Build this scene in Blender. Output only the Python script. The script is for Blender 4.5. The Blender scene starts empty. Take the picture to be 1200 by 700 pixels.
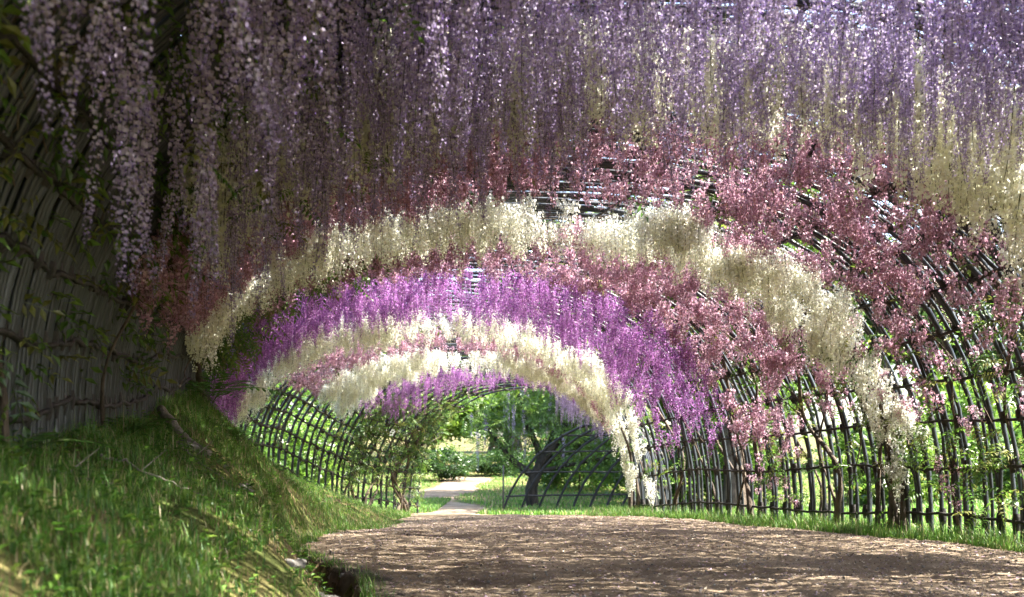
import bpy, math
import numpy as np

S = bpy.context.scene
COL = S.collection
R = math.radians
rng = np.random.default_rng(11)

# ------------------------------------------------------------------ camera
# eye at the origin (0.9 m above the path), looking along +Y
cam_d = bpy.data.cameras.new('camera')
cam = bpy.data.objects.new('camera', cam_d)
COL.objects.link(cam)
cam.location = (0, 0, 0)
cam.rotation_euler = (R(90), 0, 0)
cam_d.sensor_width = 36.0
cam_d.lens = 35.34
cam_d.shift_y = 0.15
cam_d.clip_start = 0.05
cam_d.clip_end = 2000
cam_d.dof.use_dof = True
cam_d.dof.focus_distance = 10.5
cam_d.dof.aperture_fstop = 2.4
S.camera = cam

# ------------------------------------------------------------------ light
SUN_EL, SUN_AZ = R(52), R(98)          # azimuth from +Y towards +X
w = bpy.data.worlds.new('World')
S.world = w
w.use_nodes = True
nt = w.node_tree
nt.nodes.clear()
sky = nt.nodes.new('ShaderNodeTexSky')
sky.sky_type = 'NISHITA'
sky.sun_disc = False
sky.sun_elevation = SUN_EL
sky.sun_rotation = SUN_AZ
sky.dust_density = 2.5
sky.ozone_density = 0.4
bg = nt.nodes.new('ShaderNodeBackground')
bg.inputs['Strength'].default_value = 0.15
wo = nt.nodes.new('ShaderNodeOutputWorld')
nt.links.new(sky.outputs[0], bg.inputs[0])
nt.links.new(bg.outputs[0], wo.inputs[0])
sl = bpy.data.lights.new('sun', 'SUN')
sl.energy = 5.0
sl.angle = R(0.53)
sl.color = (1.0, 0.95, 0.86)
so = bpy.data.objects.new('sun', sl)
COL.objects.link(so)
so.location = (20, 20, 30)
so.rotation_euler = (R(90) - SUN_EL, 0, math.pi - SUN_AZ)
S.view_settings.view_transform = 'Standard'
S.view_settings.look = 'None'
S.view_settings.gamma = 1
S.view_settings.use_curve_mapping = False
S.view_settings.exposure = 2.7
S.cycles.max_bounces = 14
S.cycles.diffuse_bounces = 12
S.cycles.transmission_bounces = 12
S.cycles.glossy_bounces = 2
S.cycles.caustics_reflective = False
S.cycles.caustics_refractive = False
S.cycles.sample_clamp_indirect = 8
S.cycles.use_denoising = True

# ------------------------------------------------------------------ helpers
def tag(o, label=None, cat=None, group=None, kind=None):
    if label: o['label'] = label
    if cat: o['category'] = cat
    if group: o['group'] = group
    if kind: o['kind'] = kind
    return o

def empty(name, loc, rz=0):
    o = bpy.data.objects.new(name, None)
    COL.objects.link(o)
    o.location = loc
    o.rotation_euler = (0, 0, rz)
    o.empty_display_size = 0.2
    return o

def mesh_data(name, V, Q, col=None, mat=None, smooth=False):
    V = np.asarray(V, np.float32).reshape(-1, 3)
    Q = np.asarray(Q, np.int32).reshape(-1, 4)
    me = bpy.data.meshes.new(name)
    me.vertices.add(len(V))
    me.vertices.foreach_set('co', V.ravel())
    me.loops.add(Q.size)
    me.loops.foreach_set('vertex_index', Q.ravel())
    me.polygons.add(len(Q))
    me.polygons.foreach_set('loop_start', np.arange(0, Q.size, 4, dtype=np.int32))
    me.update(calc_edges=True)
    me.polygons.foreach_set('use_smooth', np.full(len(Q), smooth))
    if col is not None:
        a = me.color_attributes.new('col', 'FLOAT_COLOR', 'POINT')
        c = np.ones((len(V), 4), np.float32)
        c[:, :3] = col
        a.data.foreach_set('color', c.ravel())
    if mat: me.materials.append(mat)
    return me

def link(name, me, parent=None, loc=None, rot=None, scale=None):
    o = bpy.data.objects.new(name, me)
    COL.objects.link(o)
    if parent: o.parent = parent
    if loc is not None: o.location = loc
    if rot is not None: o.rotation_euler = rot
    if scale is not None: o.scale = scale
    return o

def mk(name, V, Q, col=None, mat=None, parent=None, smooth=False, loc=None):
    return link(name, mesh_data(name, V, Q, col, mat, smooth), parent, loc)

class MB:
    """collects pieces (verts, quads, colours) that become one mesh"""
    def __init__(s): s.V, s.Q, s.C, s.n = [], [], [], 0
    def add(s, V, Q, C=None):
        V = np.asarray(V, float).reshape(-1, 3); Q = np.asarray(Q).reshape(-1, 4)
        s.V.append(V); s.Q.append(Q + s.n); s.n += len(V)
        s.C.append(np.broadcast_to(np.array((.5, .5, .5)) if C is None else np.asarray(C, float), (len(V), 3)))
    def get(s): return np.concatenate(s.V), np.concatenate(s.Q), np.concatenate(s.C)
    def build(s, name, mat, parent=None, smooth=False, loc=None):
        V, Q, C = s.get()
        if loc is not None: V = V - np.asarray(loc)
        return mk(name, V, Q, C, mat, parent, smooth, loc)

def tube(P, rad, n=6, cap=False):
    P = np.asarray(P, float)
    m = len(P)
    rad = np.broadcast_to(np.asarray(rad, float), (m,))
    T = np.gradient(P, axis=0)
    T /= np.linalg.norm(T, axis=1)[:, None] + 1e-9
    ref = np.array((0, 0, 1.0)) if abs(T[:, 2]).mean() < .8 else np.array((1.0, 0, 0))
    if abs(T[:, 2]).max() > .93 and abs(T[:, 0]).max() < .9: ref = np.array((1.0, 0, 0))
    if abs(T[:, 2]).max() > .93 and abs(T[:, 0]).max() > .9: ref = np.array((0, 1.0, 0))
    A = np.cross(T, ref); A /= np.linalg.norm(A, axis=1)[:, None] + 1e-9
    B = np.cross(T, A)
    an = np.linspace(0, 2*math.pi, n, endpoint=False)
    V = P[:, None] + rad[:, None, None]*(np.cos(an)[None, :, None]*A[:, None] + np.sin(an)[None, :, None]*B[:, None])
    V = V.reshape(-1, 3)
    i, j = np.meshgrid(np.arange(m-1), np.arange(n), indexing='ij')
    j2 = (j+1) % n
    Q = np.stack([i*n+j, i*n+j2, (i+1)*n+j2, (i+1)*n+j], -1).reshape(-1, 4)
    if cap:
        c0, c1 = len(V), len(V)+1
        V = np.concatenate([V, P[:1], P[-1:]])
        ex = []
        for k in range(0, n, 2):
            ex.append((c0, (k+2) % n, (k+1) % n, k))
            b = (m-1)*n
            ex.append((c1, b+k, b+(k+1) % n, b+(k+2) % n))
        Q = np.concatenate([Q, np.array(ex)])
    return V, Q

def smoothstep(a, b, x):
    t = np.clip((np.asarray(x, float)-a)/(b-a), 0, 1)
    return t*t*(3-2*t)

# ------------------------------------------------------------------ materials
def newmat(name):
    m = bpy.data.materials.new(name); m.use_nodes = True
    m.node_tree.nodes.clear()
    return m, m.node_tree.nodes, m.node_tree.links

def leafy(name, trans=.45, gloss=.04, rough=.45):
    """thin petals or leaves: colour from the mesh, light passes through"""
    m, N, L = newmat(name)
    at = N.new('ShaderNodeVertexColor'); at.layer_name = 'col'
    d = N.new('ShaderNodeBsdfDiffuse'); t = N.new('ShaderNodeBsdfTranslucent')
    g = N.new('ShaderNodeBsdfGlossy'); g.inputs['Roughness'].default_value = rough
    mx = N.new('ShaderNodeMixShader'); mx.inputs[0].default_value = trans
    m2 = N.new('ShaderNodeMixShader'); m2.inputs[0].default_value = gloss
    o = N.new('ShaderNodeOutputMaterial')
    L.new(at.outputs[0], d.inputs[0]); L.new(at.outputs[0], t.inputs[0])
    L.new(d.outputs[0], mx.inputs[1]); L.new(t.outputs[0], mx.inputs[2])
    L.new(mx.outputs[0], m2.inputs[1]); L.new(g.outputs[0], m2.inputs[2])
    L.new(m2.outputs[0], o.inputs[0])
    return m

def solid(name, c1, c2, scale=8, rough=.6, bump=.3, stretch=(1, 1, 1), detail=6, bscale=None, spec=.3):
    m, N, L = newmat(name)
    tc = N.new('ShaderNodeTexCoord'); mp = N.new('ShaderNodeMapping')
    mp.inputs['Scale'].default_value = stretch
    nz = N.new('ShaderNodeTexNoise'); nz.inputs['Scale'].default_value = scale; nz.inputs['Detail'].default_value = detail
    cr = N.new('ShaderNodeValToRGB')
    cr.color_ramp.elements[0].position = .35; cr.color_ramp.elements[1].position = .68
    cr.color_ramp.elements[0].color = (*c1, 1); cr.color_ramp.elements[1].color = (*c2, 1)
    nb = N.new('ShaderNodeTexNoise'); nb.inputs['Scale'].default_value = bscale or scale*4; nb.inputs['Detail'].default_value = 8
    bp = N.new('ShaderNodeBump'); bp.inputs['Strength'].default_value = bump; bp.inputs['Distance'].default_value = .02
    p = N.new('ShaderNodeBsdfPrincipled'); p.inputs['Roughness'].default_value = rough
    p.inputs['Specular IOR Level'].default_value = spec
    o = N.new('ShaderNodeOutputMaterial')
    L.new(tc.outputs['Object'], mp.inputs[0]); L.new(mp.outputs[0], nz.inputs[0]); L.new(mp.outputs[0], nb.inputs[0])
    L.new(nz.outputs[0], cr.inputs[0]); L.new(cr.outputs[0], p.inputs['Base Color'])
    L.new(nb.outputs[0], bp.inputs['Height']); L.new(bp.outputs[0], p.inputs['Normal'])
    L.new(p.outputs[0], o.inputs[0])
    return m

M_petal = leafy('petal', .5, .012, .6)
M_leaf = leafy('leaf', .52, .05, .4)
M_grass = leafy('grass_blade', .4, .04, .5)
M_litter = leafy('litter', .15, .02, .6)
def vary(m, lo=.55, hi=1.35):
    """each pole or cane has its own tone"""
    N, L = m.node_tree.nodes, m.node_tree.links
    p = next(n for n in N if n.type == 'BSDF_PRINCIPLED')
    src = p.inputs['Base Color'].links[0].from_socket
    oi = N.new('ShaderNodeObjectInfo'); mr = N.new('ShaderNodeMapRange'); mr.inputs[3].default_value = lo; mr.inputs[4].default_value = hi
    mx = N.new('ShaderNodeMixRGB'); mx.blend_type = 'MULTIPLY'; mx.inputs[0].default_value = 1
    L.new(oi.outputs['Random'], mr.inputs[0]); L.new(src, mx.inputs[1]); L.new(mr.outputs[0], mx.inputs[2]); L.new(mx.outputs[0], p.inputs['Base Color'])
    return m

M_pole = solid('dark_pole', (.014, .016, .019), (.046, .053, .060), 5, .38, .25, (1, 1, .4), spec=.5)
M_rail = solid('brown_rail', (.012, .011, .010), (.045, .038, .032), 9, .6, .5)
M_bark = solid('vine_bark', (.04, .03, .022), (.14, .105, .075), 14, .8, .9, (1, 1, .35))
M_log = solid('weathered_wood', (.13, .11, .09), (.34, .30, .25), 10, .8, .8, (1, 1, 1))
M_stone = solid('field_stone', (.10, .09, .08), (.28, .26, .23), 6, .85, .8)
vary(M_pole)
M_iron = solid('dark_iron', (.010, .010, .011), (.022, .022, .024), 6, .6, .2)
M_post = solid('post_paint', (.03, .03, .03), (.06, .06, .06), 6, .5, .1)

# ------------------------------------------------------------------ layout of the tunnel
#        T    L(x,y)        R(x,y)        crown z
ST = np.array([
    (-8,  -2.0, -8.0,   5.2, -8.0,  2.90),
    (-4,  -2.0, -4.0,   5.2, -4.0,  2.90),
    (0.0, -2.1, 0.0,    5.2, 0.0,   2.90),
    (5.0, -2.5, 5.0,    5.3, 5.0,   2.90),
    (9.25, -3.2, 8.5,   5.15, 10.0, 2.85),
    (12.0, -3.75, 11.5, 4.4, 12.5,  2.78),
    (14.9, -4.3, 14.0,  3.1, 15.8,  2.62),
    (17.3, -4.6, 16.0,  2.25, 18.6, 2.32),
    (19.4, -4.4, 19.0,  2.3, 19.8,  2.12),
    (21.9, -3.7, 22.8,  2.9, 21.0,  1.78),
    (24.0, -2.4, 26.0,  3.5, 22.0,  1.52),
    (25.2, -1.6, 27.8,  3.9, 22.6,  1.55)])
_tt = np.linspace(-8, 25, 661)
def _sm(c):
    v = np.interp(_tt, ST[:, 0], ST[:, c])
    k = np.exp(-np.linspace(-2, 2, 41)**2); k /= k.sum()
    return np.convolve(np.pad(v, 20, mode='reflect', reflect_type='odd'), k, 'valid')
_cv = {c: _sm(c) for c in range(1, 6)}
def stn(T, c): return np.interp(T, _tt, _cv[c])

PZ = np.array([(-40, -.9), (8, -.9), (13, -.99), (16, -1.06), (18, -1.15), (22, -1.4), (26, -1.6), (33, -1.62),
               (45, -1.35), (70, -.75), (120, .5), (400, 6)])
def path_z(y): return np.interp(y, PZ[:, 0], PZ[:, 1])
LE = np.array([(-30, -.7), (3, -.7), (6, -.85), (7.05, -1.05), (7.9, -1.41), (9.2, -2.0), (11.4, -2.35), (14.2, -2.3), (16, -2.1), (20, -2.3),
               (26, -2.6), (30, -3.2), (36, -3.9), (42, -3.2), (47, 1.0), (49, 9.0), (50, 30)])
def path_left(y): return np.interp(y, LE[:14, 0], LE[:14, 1])
LB = np.array([(-30, .3), (0, -.05), (5, -.02), (8.5, .2), (10.5, .52), (11.8, .68), (13, .48), (14.5, .12), (16, -.22), (19, -.5),
               (21, -.95), (22.8, -1.33), (26, -1.6), (30, -1.6)])
def left_x(y):
    yl = _cv[2]; return np.interp(y, yl, _cv[1])
def right_x(y):
    yr = _cv[4]; return np.interp(y, yr, _cv[3])

_tab = np.random.default_rng(5).uniform(-1, 1, (256, 256))
def vnoise(x, y, octaves=4, gain=.55):
    x = np.asarray(x, float); y = np.asarray(y, float)
    tot, amp, nrm = 0, 1.0, 0
    for k in range(octaves):
        c, s_ = math.cos(.7*k+.4), math.sin(.7*k+.4)
        u, v = (x*c-y*s_)*2**k+17.3*k, (x*s_+y*c)*2**k+9.1*k
        i, j = np.floor(u).astype(int), np.floor(v).astype(int)
        a, b = u-i, v-j; a = a*a*(3-2*a); b = b*b*(3-2*b)
        g_ = lambda p, q: _tab[p % 256, q % 256]
        tot = tot+amp*((g_(i, j)*(1-a)+g_(i+1, j)*a)*(1-b)+(g_(i, j+1)*(1-a)+g_(i+1, j+1)*a)*b); nrm += amp; amp *= gain
    return tot/nrm
def bumps(x, y): return vnoise(x*1.3, y*1.3)
# broken lip of the path beside the gully
LIP = np.array([(-.80, 5.4), (-.88, 6.0), (-1.08, 7.05), (-1.44, 7.9), (-1.72, 8.5), (-2.02, 9.2), (-2.10, 9.7)])
def lip_x(y): return np.interp(y, LIP[:, 1], LIP[:, 0])

def ground_z(x, y):
    x = np.asarray(x, float); y = np.asarray(y, float)
    x, y = np.broadcast_arrays(x, y)
    pz = path_z(y)-.16*smoothstep(11, 17, y)*(1-smoothstep(18, 24, y))*smoothstep(1.2, -2.2, x)
    xl = left_x(np.clip(y, -8, 27)); xe = path_left(y)
    zl = np.interp(y, LB[:, 0], LB[:, 1])
    fade = 1-smoothstep(26, 31, y)
    t = np.clip((xe-x)/np.maximum(xe-xl, .3), 0, 1)
    bank = (zl-pz)*(1-(1-t)**1.45)*smoothstep(-.12, .26, t)*smoothstep(0, .05, t)
    out = np.clip(xl-x, 0, 60)
    hill_near = np.where(out > 0, .45*np.minimum(out, 8)+.12*out, 0)*(1-smoothstep(11, 16, y))
    hill_far = np.where(out > 0, .055*out, 0)*smoothstep(11, 16, y)
    z = pz+(bank+hill_near+hill_far)*fade
    xr = right_x(np.clip(y, -8, 22.5))
    o2 = np.clip(x-xr, 0, 80)*(1-smoothstep(20, 27, y))
    z = z+.045*o2-.10*smoothstep(0, 1.0, o2)
    amp = .015+.10*smoothstep(0, .5, t)*fade+.05*smoothstep(.3, 2, o2)
    sl = lip_x(y)-x
    z = z-.24*smoothstep(0, .09, sl)*(1-smoothstep(.22, .75, sl))*smoothstep(5.2, 6.4, y)*(1-smoothstep(8.9, 9.6, y))
    z = z+bumps(x, y)*amp+bumps(x*.12+3, y*.12)*.9*smoothstep(60, 140, np.hypot(x, y))
    return z

def arch(T, phi, inset=0.0):
    """point on the trellis: phi 0 at the right foot, pi at the left foot"""
    T = np.asarray(T, float); phi = np.asarray(phi, float); T, phi = np.broadcast_arrays(T, phi)
    lx, ly, rx, ry, za = (stn(T, c) for c in range(1, 6))
    mx, my = (lx+rx)/2, (ly+ry)/2
    c, s = np.cos(phi), np.clip(np.sin(phi), 0, 1)
    a = np.abs(c)**.80; b = s**.84
    right = c >= 0
    ex, ey = np.where(right, rx, lx), np.where(right, ry, ly)
    zb = np.where(right, ground_z(rx, ry), ground_z(lx, ly))
    ix = 1-inset/3.7
    x = mx+(ex-mx)*a*ix; y = my+(ey-my)*a*ix
    z = zb+(za-zb-inset)*b
    return np.stack([x, y, z], -1)

F = 1178.0
def proj(P):
    d = np.maximum(P[:, 1], .01)
    return 600+F*P[:, 0]/d, 530-F*P[:, 2]/d, P[:, 1]

# ------------------------------------------------------------------ ground and path
def grid_mesh(xs, ys, zf):
    X, Y = np.meshgrid(xs, ys, indexing='xy')
    Z = zf(X, Y)
    V = np.stack([X, Y, Z], -1).reshape(-1, 3)
    nx, ny = len(xs), len(ys)
    i, j = np.meshgrid(np.arange(ny-1), np.arange(nx-1), indexing='ij')
    a = i*nx+j
    return V, np.stack([a, a+1, a+nx+1, a+nx], -1).reshape(-1, 4)

def on_path(x, y):
    """signed distance-like value: > 0 inside the trodden path"""
    wob = .30*vnoise(x*2.2+7, y*2.2, 3)
    l = x-path_left(y)-wob*smoothstep(9.3, 10.3, y)-wob*.15
    xr = right_x(np.clip(y, -8, 22.5))-.5-.25*np.sin(y*1.1)
    beyond = smoothstep(19, 25, y)
    xr = xr*(1-beyond)+beyond*(path_left(y)+2.0+.3*np.sin(y*.7))
    return np.minimum(l, xr-x-wob)

xs = np.unique(np.concatenate([np.linspace(-300, -12, 30), np.arange(-12, -5, .25), np.arange(-5, 7, .09), np.arange(7, 14, .3), np.linspace(14, 300, 36)]))
ys = np.unique(np.concatenate([np.linspace(-60, -2, 20), np.arange(-2, 3, .25), np.arange(3, 30, .09), np.arange(30, 60, .4), np.linspace(60, 420, 50)]))
def gz_low(x, y): return ground_z(x, y)-.035*smoothstep(-.02, .25, on_path(x, y))*(y < 50)
V, Q = grid_mesh(xs, ys, gz_low)

m, N, L = newmat('bank_soil')
tc = N.new('ShaderNodeTexCoord')
n1 = N.new('ShaderNodeTexNoise'); n1.inputs['Scale'].default_value = .9; n1.inputs['Detail'].default_value = 8
n2 = N.new('ShaderNodeTexNoise'); n2.inputs['Scale'].default_value = 22; n2.inputs['Detail'].default_value = 6
c1 = N.new('ShaderNodeValToRGB'); e = c1.color_ramp.elements
e[0].position = .36; e[0].color = (.06, .085, .025, 1); e[1].position = .62; e[1].color = (.17, .125, .075, 1)
k = e.new(.5); k.color = (.12, .12, .045, 1)
mxr = N.new('ShaderNodeMixRGB'); mxr.blend_type = 'MULTIPLY'; mxr.inputs[0].default_value = .7
c2 = N.new('ShaderNodeValToRGB'); c2.color_ramp.elements[0].position = .3; c2.color_ramp.elements[0].color = (.45, .45, .45, 1); c2.color_ramp.elements[1].position = .7; c2.color_ramp.elements[1].color = (1.5, 1.4, 1.2, 1)
bp = N.new('ShaderNodeBump'); bp.inputs['Strength'].default_value = .8; bp.inputs['Distance'].default_value = .04
p = N.new('ShaderNodeBsdfPrincipled'); p.inputs['Roughness'].default_value = .95; p.inputs['Specular IOR Level'].default_value = .1
o = N.new('ShaderNodeOutputMaterial')
for n in (n1, n2): L.new(tc.outputs['Object'], n.inputs[0])
L.new(n1.outputs[0], c1.inputs[0]); L.new(n2.outputs[0], c2.inputs[0])
L.new(c1.outputs[0], mxr.inputs[1]); L.new(c2.outputs[0], mxr.inputs[2]); L.new(mxr.outputs[0], p.inputs[0])
L.new(n2.outputs[0], bp.inputs['Height']); L.new(bp.outputs[0], p.inputs['Normal']); L.new(p.outputs[0], o.inputs[0])
M_soil = m
g = mk('ground', V, Q, None, M_soil, smooth=True)
tag(g, 'grassy earth bank and lawn around the tunnel', 'ground', kind='structure')

# path sheet
pxs = np.arange(-4.6, 6.2, .07); pys = np.concatenate([np.arange(2.0, 30, .07), np.arange(30, 50, .25)])
def pz_f(x, y):
    a = on_path(x, y)
    rut = .010*np.sin(x*4+np.sin(y*1.7)*1.2)+.004*np.sin(x*23+y*5)*np.sin(y*17)+.003*np.sin(x*41+y*3)
    return ground_z(x, y)+.012+rut-.05*(1-smoothstep(-.05, .14, a))
V, Q = grid_mesh(pxs, pys, pz_f)
keep = (on_path(V[:, 0], V[:, 1]) > -.12)
Q = Q[keep[Q].all(1)]
u = np.unique(Q); rm = np.full(len(V), -1); rm[u] = np.arange(len(u)); V = V[u]; Q = rm[Q]
m, N, L = newmat('trodden_earth')
tc = N.new('ShaderNodeTexCoord'); mp = N.new('ShaderNodeMapping'); mp.inputs['Scale'].default_value = (1, 1.15, 1)
n1 = N.new('ShaderNodeTexNoise'); n1.inputs['Scale'].default_value = 1.1; n1.inputs['Detail'].default_value = 9; n1.inputs['Roughness'].default_value = .65
n2 = N.new('ShaderNodeTexNoise'); n2.inputs['Scale'].default_value = 34; n2.inputs['Detail'].default_value = 8; n2.inputs['Roughness'].default_value = .7
n3 = N.new('ShaderNodeTexVoronoi'); n3.inputs['Scale'].default_value = 55
c1 = N.new('ShaderNodeValToRGB'); e = c1.color_ramp.elements
e[0].position = .33; e[0].color = (.125, .094, .064, 1); e[1].position = .7; e[1].color = (.31, .25, .18, 1)
k = e.new(.5); k.color = (.20, .156, .108, 1)
c2 = N.new('ShaderNodeValToRGB'); c2.color_ramp.elements[0].position = .32; c2.color_ramp.elements[0].color = (.4, .38, .38, 1); c2.color_ramp.elements[1].position = .68; c2.color_ramp.elements[1].color = (1.45, 1.42, 1.38, 1)
mxr = N.new('ShaderNodeMixRGB'); mxr.blend_type = 'MULTIPLY'; mxr.inputs[0].default_value = .6
ad = N.new('ShaderNodeMath'); ad.operation = 'MULTIPLY_ADD'; ad.inputs[1].default_value = -.5
bp = N.new('ShaderNodeBump'); bp.inputs['Strength'].default_value = .6; bp.inputs['Distance'].default_value = .015
p = N.new('ShaderNodeBsdfPrincipled'); p.inputs['Roughness'].default_value = .95; p.inputs['Specular IOR Level'].default_value = .12
o = N.new('ShaderNodeOutputMaterial')
L.new(tc.outputs['Object'], mp.inputs[0])
for n in (n1, n2, n3): L.new(mp.outputs[0], n.inputs[0])
L.new(n1.outputs[0], c1.inputs[0]); L.new(n2.outputs[0], c2.inputs[0])
L.new(c1.outputs[0], mxr.inputs[1]); L.new(c2.outputs[0], mxr.inputs[2]); L.new(mxr.outputs[0], p.inputs[0])
L.new(n3.outputs['Distance'], ad.inputs[0]); L.new(n2.outputs[0], ad.inputs[2]); L.new(ad.outputs[0], bp.inputs['Height'])
L.new(bp.outputs[0], p.inputs['Normal']); L.new(p.outputs[0], o.inputs[0])
M_path = m
tag(mk('path', V, Q, None, M_path, smooth=True), 'brown trodden earth path running through the tunnel', 'path', kind='structure')

# ------------------------------------------------------------------ trellis tunnel
trellis = empty('trellis_tunnel', arch(9.0, 0.0))
tag(trellis, 'long arched tunnel trellis of dark poles tied to rails, carrying the wisteria', 'trellis')
tl = np.array(trellis.location)
PH = np.linspace(0, math.pi, 46)
RIB_T = np.arange(-6.0, 24.01, .23)
for T in RIB_T:
    Tj = T+rng.normal(0, .025)
    P = arch(Tj+.03*np.sin(PH*rng.uniform(3, 7)+rng.uniform(0, 6)), PH)
    P[0, 2] -= .25; P[-1, 2] -= .25
    P += rng.normal(0, .006, P.shape)
    r = rng.uniform(.022, .029)
    V, Q = tube(P, r*(1+.16*(np.arange(46) % 3 == rng.integers(0, 3))), 7)
    mk('rib', V-tl, Q, None, M_pole, trellis, True)
for T in np.arange(-3.0, 13.2, .23):        # closely set canes filling the wall on the bank side
    for dT in (.0575, .115, .1725):
        Tj = T+dT+rng.normal(0, .012)
        ph = np.linspace(math.pi*rng.uniform(.46, .52), math.pi, 22)
        P = arch(np.full(22, Tj), ph, .01)+rng.normal(0, .0015, (22, 3))
        P[-1, 2] -= .25
        V, Q = tube(P, rng.uniform(.015, .020), 6)
        mk('cane', V-tl, Q, None, M_pole, trellis, True)
for T in np.arange(3.0, 15.5, .23):         # uprights between the ribs of the open right wall
    Tj = T+.115+rng.normal(0, .015)
    ph = np.linspace(0, rng.uniform(1.0, 1.35), 22)
    P = arch(Tj+.02*np.sin(ph*rng.uniform(3, 7)+rng.uniform(0, 6)), ph, .01)+rng.normal(0, .005, (22, 3))
    P[0, 2] -= .25
    V, Q = tube(P, rng.uniform(.018, .025)*(1+.16*(np.arange(22) % 3 == 0)), 7)
    mk('upright', V-tl, Q, None, M_pole, trellis, True)
rail_phis = [.012, .05, .09, .13, .175, .22, .27, .33, .40, .47, .54, .61, .68, .74, .79, .83, .87, .91, .95, .985]
tt = np.linspace(-6, 24, 260)
for f in rail_phis:
    mb = MB()
    ph = f*math.pi+.006*np.sin(tt*rng.uniform(1, 2)+rng.uniform(0, 6))
    P = arch(tt, ph, .03)+rng.normal(0, .006, (len(tt), 3))
    mb.add(*tube(P, .018, 6))
    if f < .42 or f > .6:                  # lashings where the rail meets each rib
        for T in RIB_T[(RIB_T > 3)]:
            a = arch(T, f*math.pi-.016); b = arch(T, f*math.pi+.016)
            V, Q = tube(np.linspace(a, b, 3)+rng.normal(0, .006, 3), [.034, .046, .034], 6)
            mb.add(V, Q)
    V, Q, C = mb.get()
    mk('rail', V-tl, Q, None, M_rail, trellis, True)

# ------------------------------------------------------------------ wisteria flowers
def raceme_arrays(L, n, rad, size, banner, keel, bud, seed, bare=.04, fade=(.30, .24, .22)):
    g = np.random.default_rng(seed)
    t = np.sort(g.uniform(bare, 1, n)**.95)
    a = np.arange(n)*2.39996+g.normal(0, .35, n)
    rr = rad*(1-.72*t**1.6)*g.uniform(.45, 1.1, n)
    wob = np.stack([np.sin(t*5+seed)*.02*L, np.cos(t*4+seed*2)*.02*L, 0*t], 1)*t[:, None]
    o = np.stack([np.cos(a), np.sin(a), -.25+0*a], 1)+g.normal(0, .35, (n, 3))
    o /= np.linalg.norm(o, axis=1)[:, None]
    p = np.stack([rr*np.cos(a), rr*np.sin(a), -t*L+g.normal(0, .006, n)], 1)+wob
    sd = np.cross(np.array((0, 0, 1.0)), o); sd /= np.linalg.norm(sd, axis=1)[:, None]
    u = np.cross(o, sd)
    s = (size*(1-.62*t**2.2)*g.uniform(.75, 1.2, n))[:, None]
    pts = [p-.12*s*u, p+.55*s*u-.08*s*o,
           p-.50*s*sd+.08*s*u+.16*s*o, p-.36*s*sd+.62*s*u+.02*s*o,
           p+.50*s*sd+.08*s*u+.16*s*o, p+.36*s*sd+.62*s*u+.02*s*o,
           p+.02*s*u, p+.62*s*o-.30*s*u, p-.17*s*sd+.38*s*o-.28*s*u, p+.17*s*sd+.38*s*o-.28*s*u]
    V = np.stack(pts, 1).reshape(-1, 3)
    base = (np.arange(n)*10)[:, None, None]
    Q = (np.array([(0, 2, 3, 1), (0, 1, 5, 4), (6, 8, 7, 9)])[None]+base).reshape(-1, 4)
    bn = np.array(banner)[g.integers(0, len(banner), n)]*g.uniform(.78, 1.18, (n, 1))
    kl = np.array(keel)[None]*g.uniform(.75, 1.2, (n, 1))
    tip = smoothstep(.70, 1.0, t)[:, None]
    bn = bn*(1-tip)+np.array(bud)*tip; kl = kl*(1-tip*.7)+np.array(bud)*.8*tip*.7
    old = (g.uniform(0, 1, n) < .10)[:, None]
    bn = np.where(old, np.array(fade)*g.uniform(.7, 1.3, (n, 1)), bn)
    C = np.stack([bn*.9, bn, bn, bn*1.05, bn, bn*1.05, kl, kl*.9, kl, kl], 1).reshape(-1, 3)
    # stalk
    zz = np.linspace(.03, -L*.95, 7)
    P = np.stack([np.interp(-zz/L, t, wob[:, 0]), np.interp(-zz/L, t, wob[:, 1]), zz], 1)
    SV, SQ = tube(P, np.linspace(.0035, .0015, 7), 3)
    Q = np.concatenate([Q, SQ+len(V)])
    C = np.concatenate([C, np.broadcast_to(np.array((.10, .12, .05)), (len(SV), 3))])
    return np.concatenate([V, SV]), Q, np.clip(C, 0, .93)

KINDS = {
    # length, florets, radius, floret size, banner tints, keel, bud
    'lilac': dict(L=1.0, n=172, rad=.058, size=.028, banner=[(.63, .54, .74), (.52, .43, .67), (.72, .64, .79), (.48, .40, .53)], keel=(.28, .17, .53), bud=(.36, .27, .48), fade=(.40, .33, .36)),
    'cream': dict(L=.36, n=84, rad=.072, size=.033, banner=[(.94, .93, .83), (.93, .91, .76), (.94, .94, .88)], keel=(.93, .90, .72), bud=(.87, .89, .68), fade=(.89, .84, .70)),
    'pink': dict(L=.18, n=40, rad=.07, size=.033, banner=[(.66, .43, .52), (.55, .32, .41), (.75, .55, .63)], keel=(.44, .23, .33), bud=(.44, .24, .30), fade=(.44, .27, .25)),
    'magenta': dict(L=.42, n=88, rad=.064, size=.028, banner=[(.53, .25, .55), (.44, .18, .47), (.65, .40, .66)], keel=(.38, .13, .42), bud=(.30, .10, .32), fade=(.40, .20, .36)),
}
VAR = {}
for ki, (kn, kw) in enumerate(KINDS.items()):
    VAR[kn] = []
    for v in range(7):
        kk = dict(kw); kk['L'] = kw['L']*(.72+.09*v); kk['n'] = int(kw['n']*(.76+.075*v))
        A = raceme_arrays(seed=100*ki+v, **kk)
        VAR[kn].append((A, mesh_data('raceme', *A, mat=M_petal)))

def rotz_tilt(n, g, tilt=.085):
    a = g.uniform(0, 6.283, n); tx = g.normal(0, tilt, n); ty = g.normal(0, tilt, n)
    return np.stack([tx, ty, a], 1)

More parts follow.
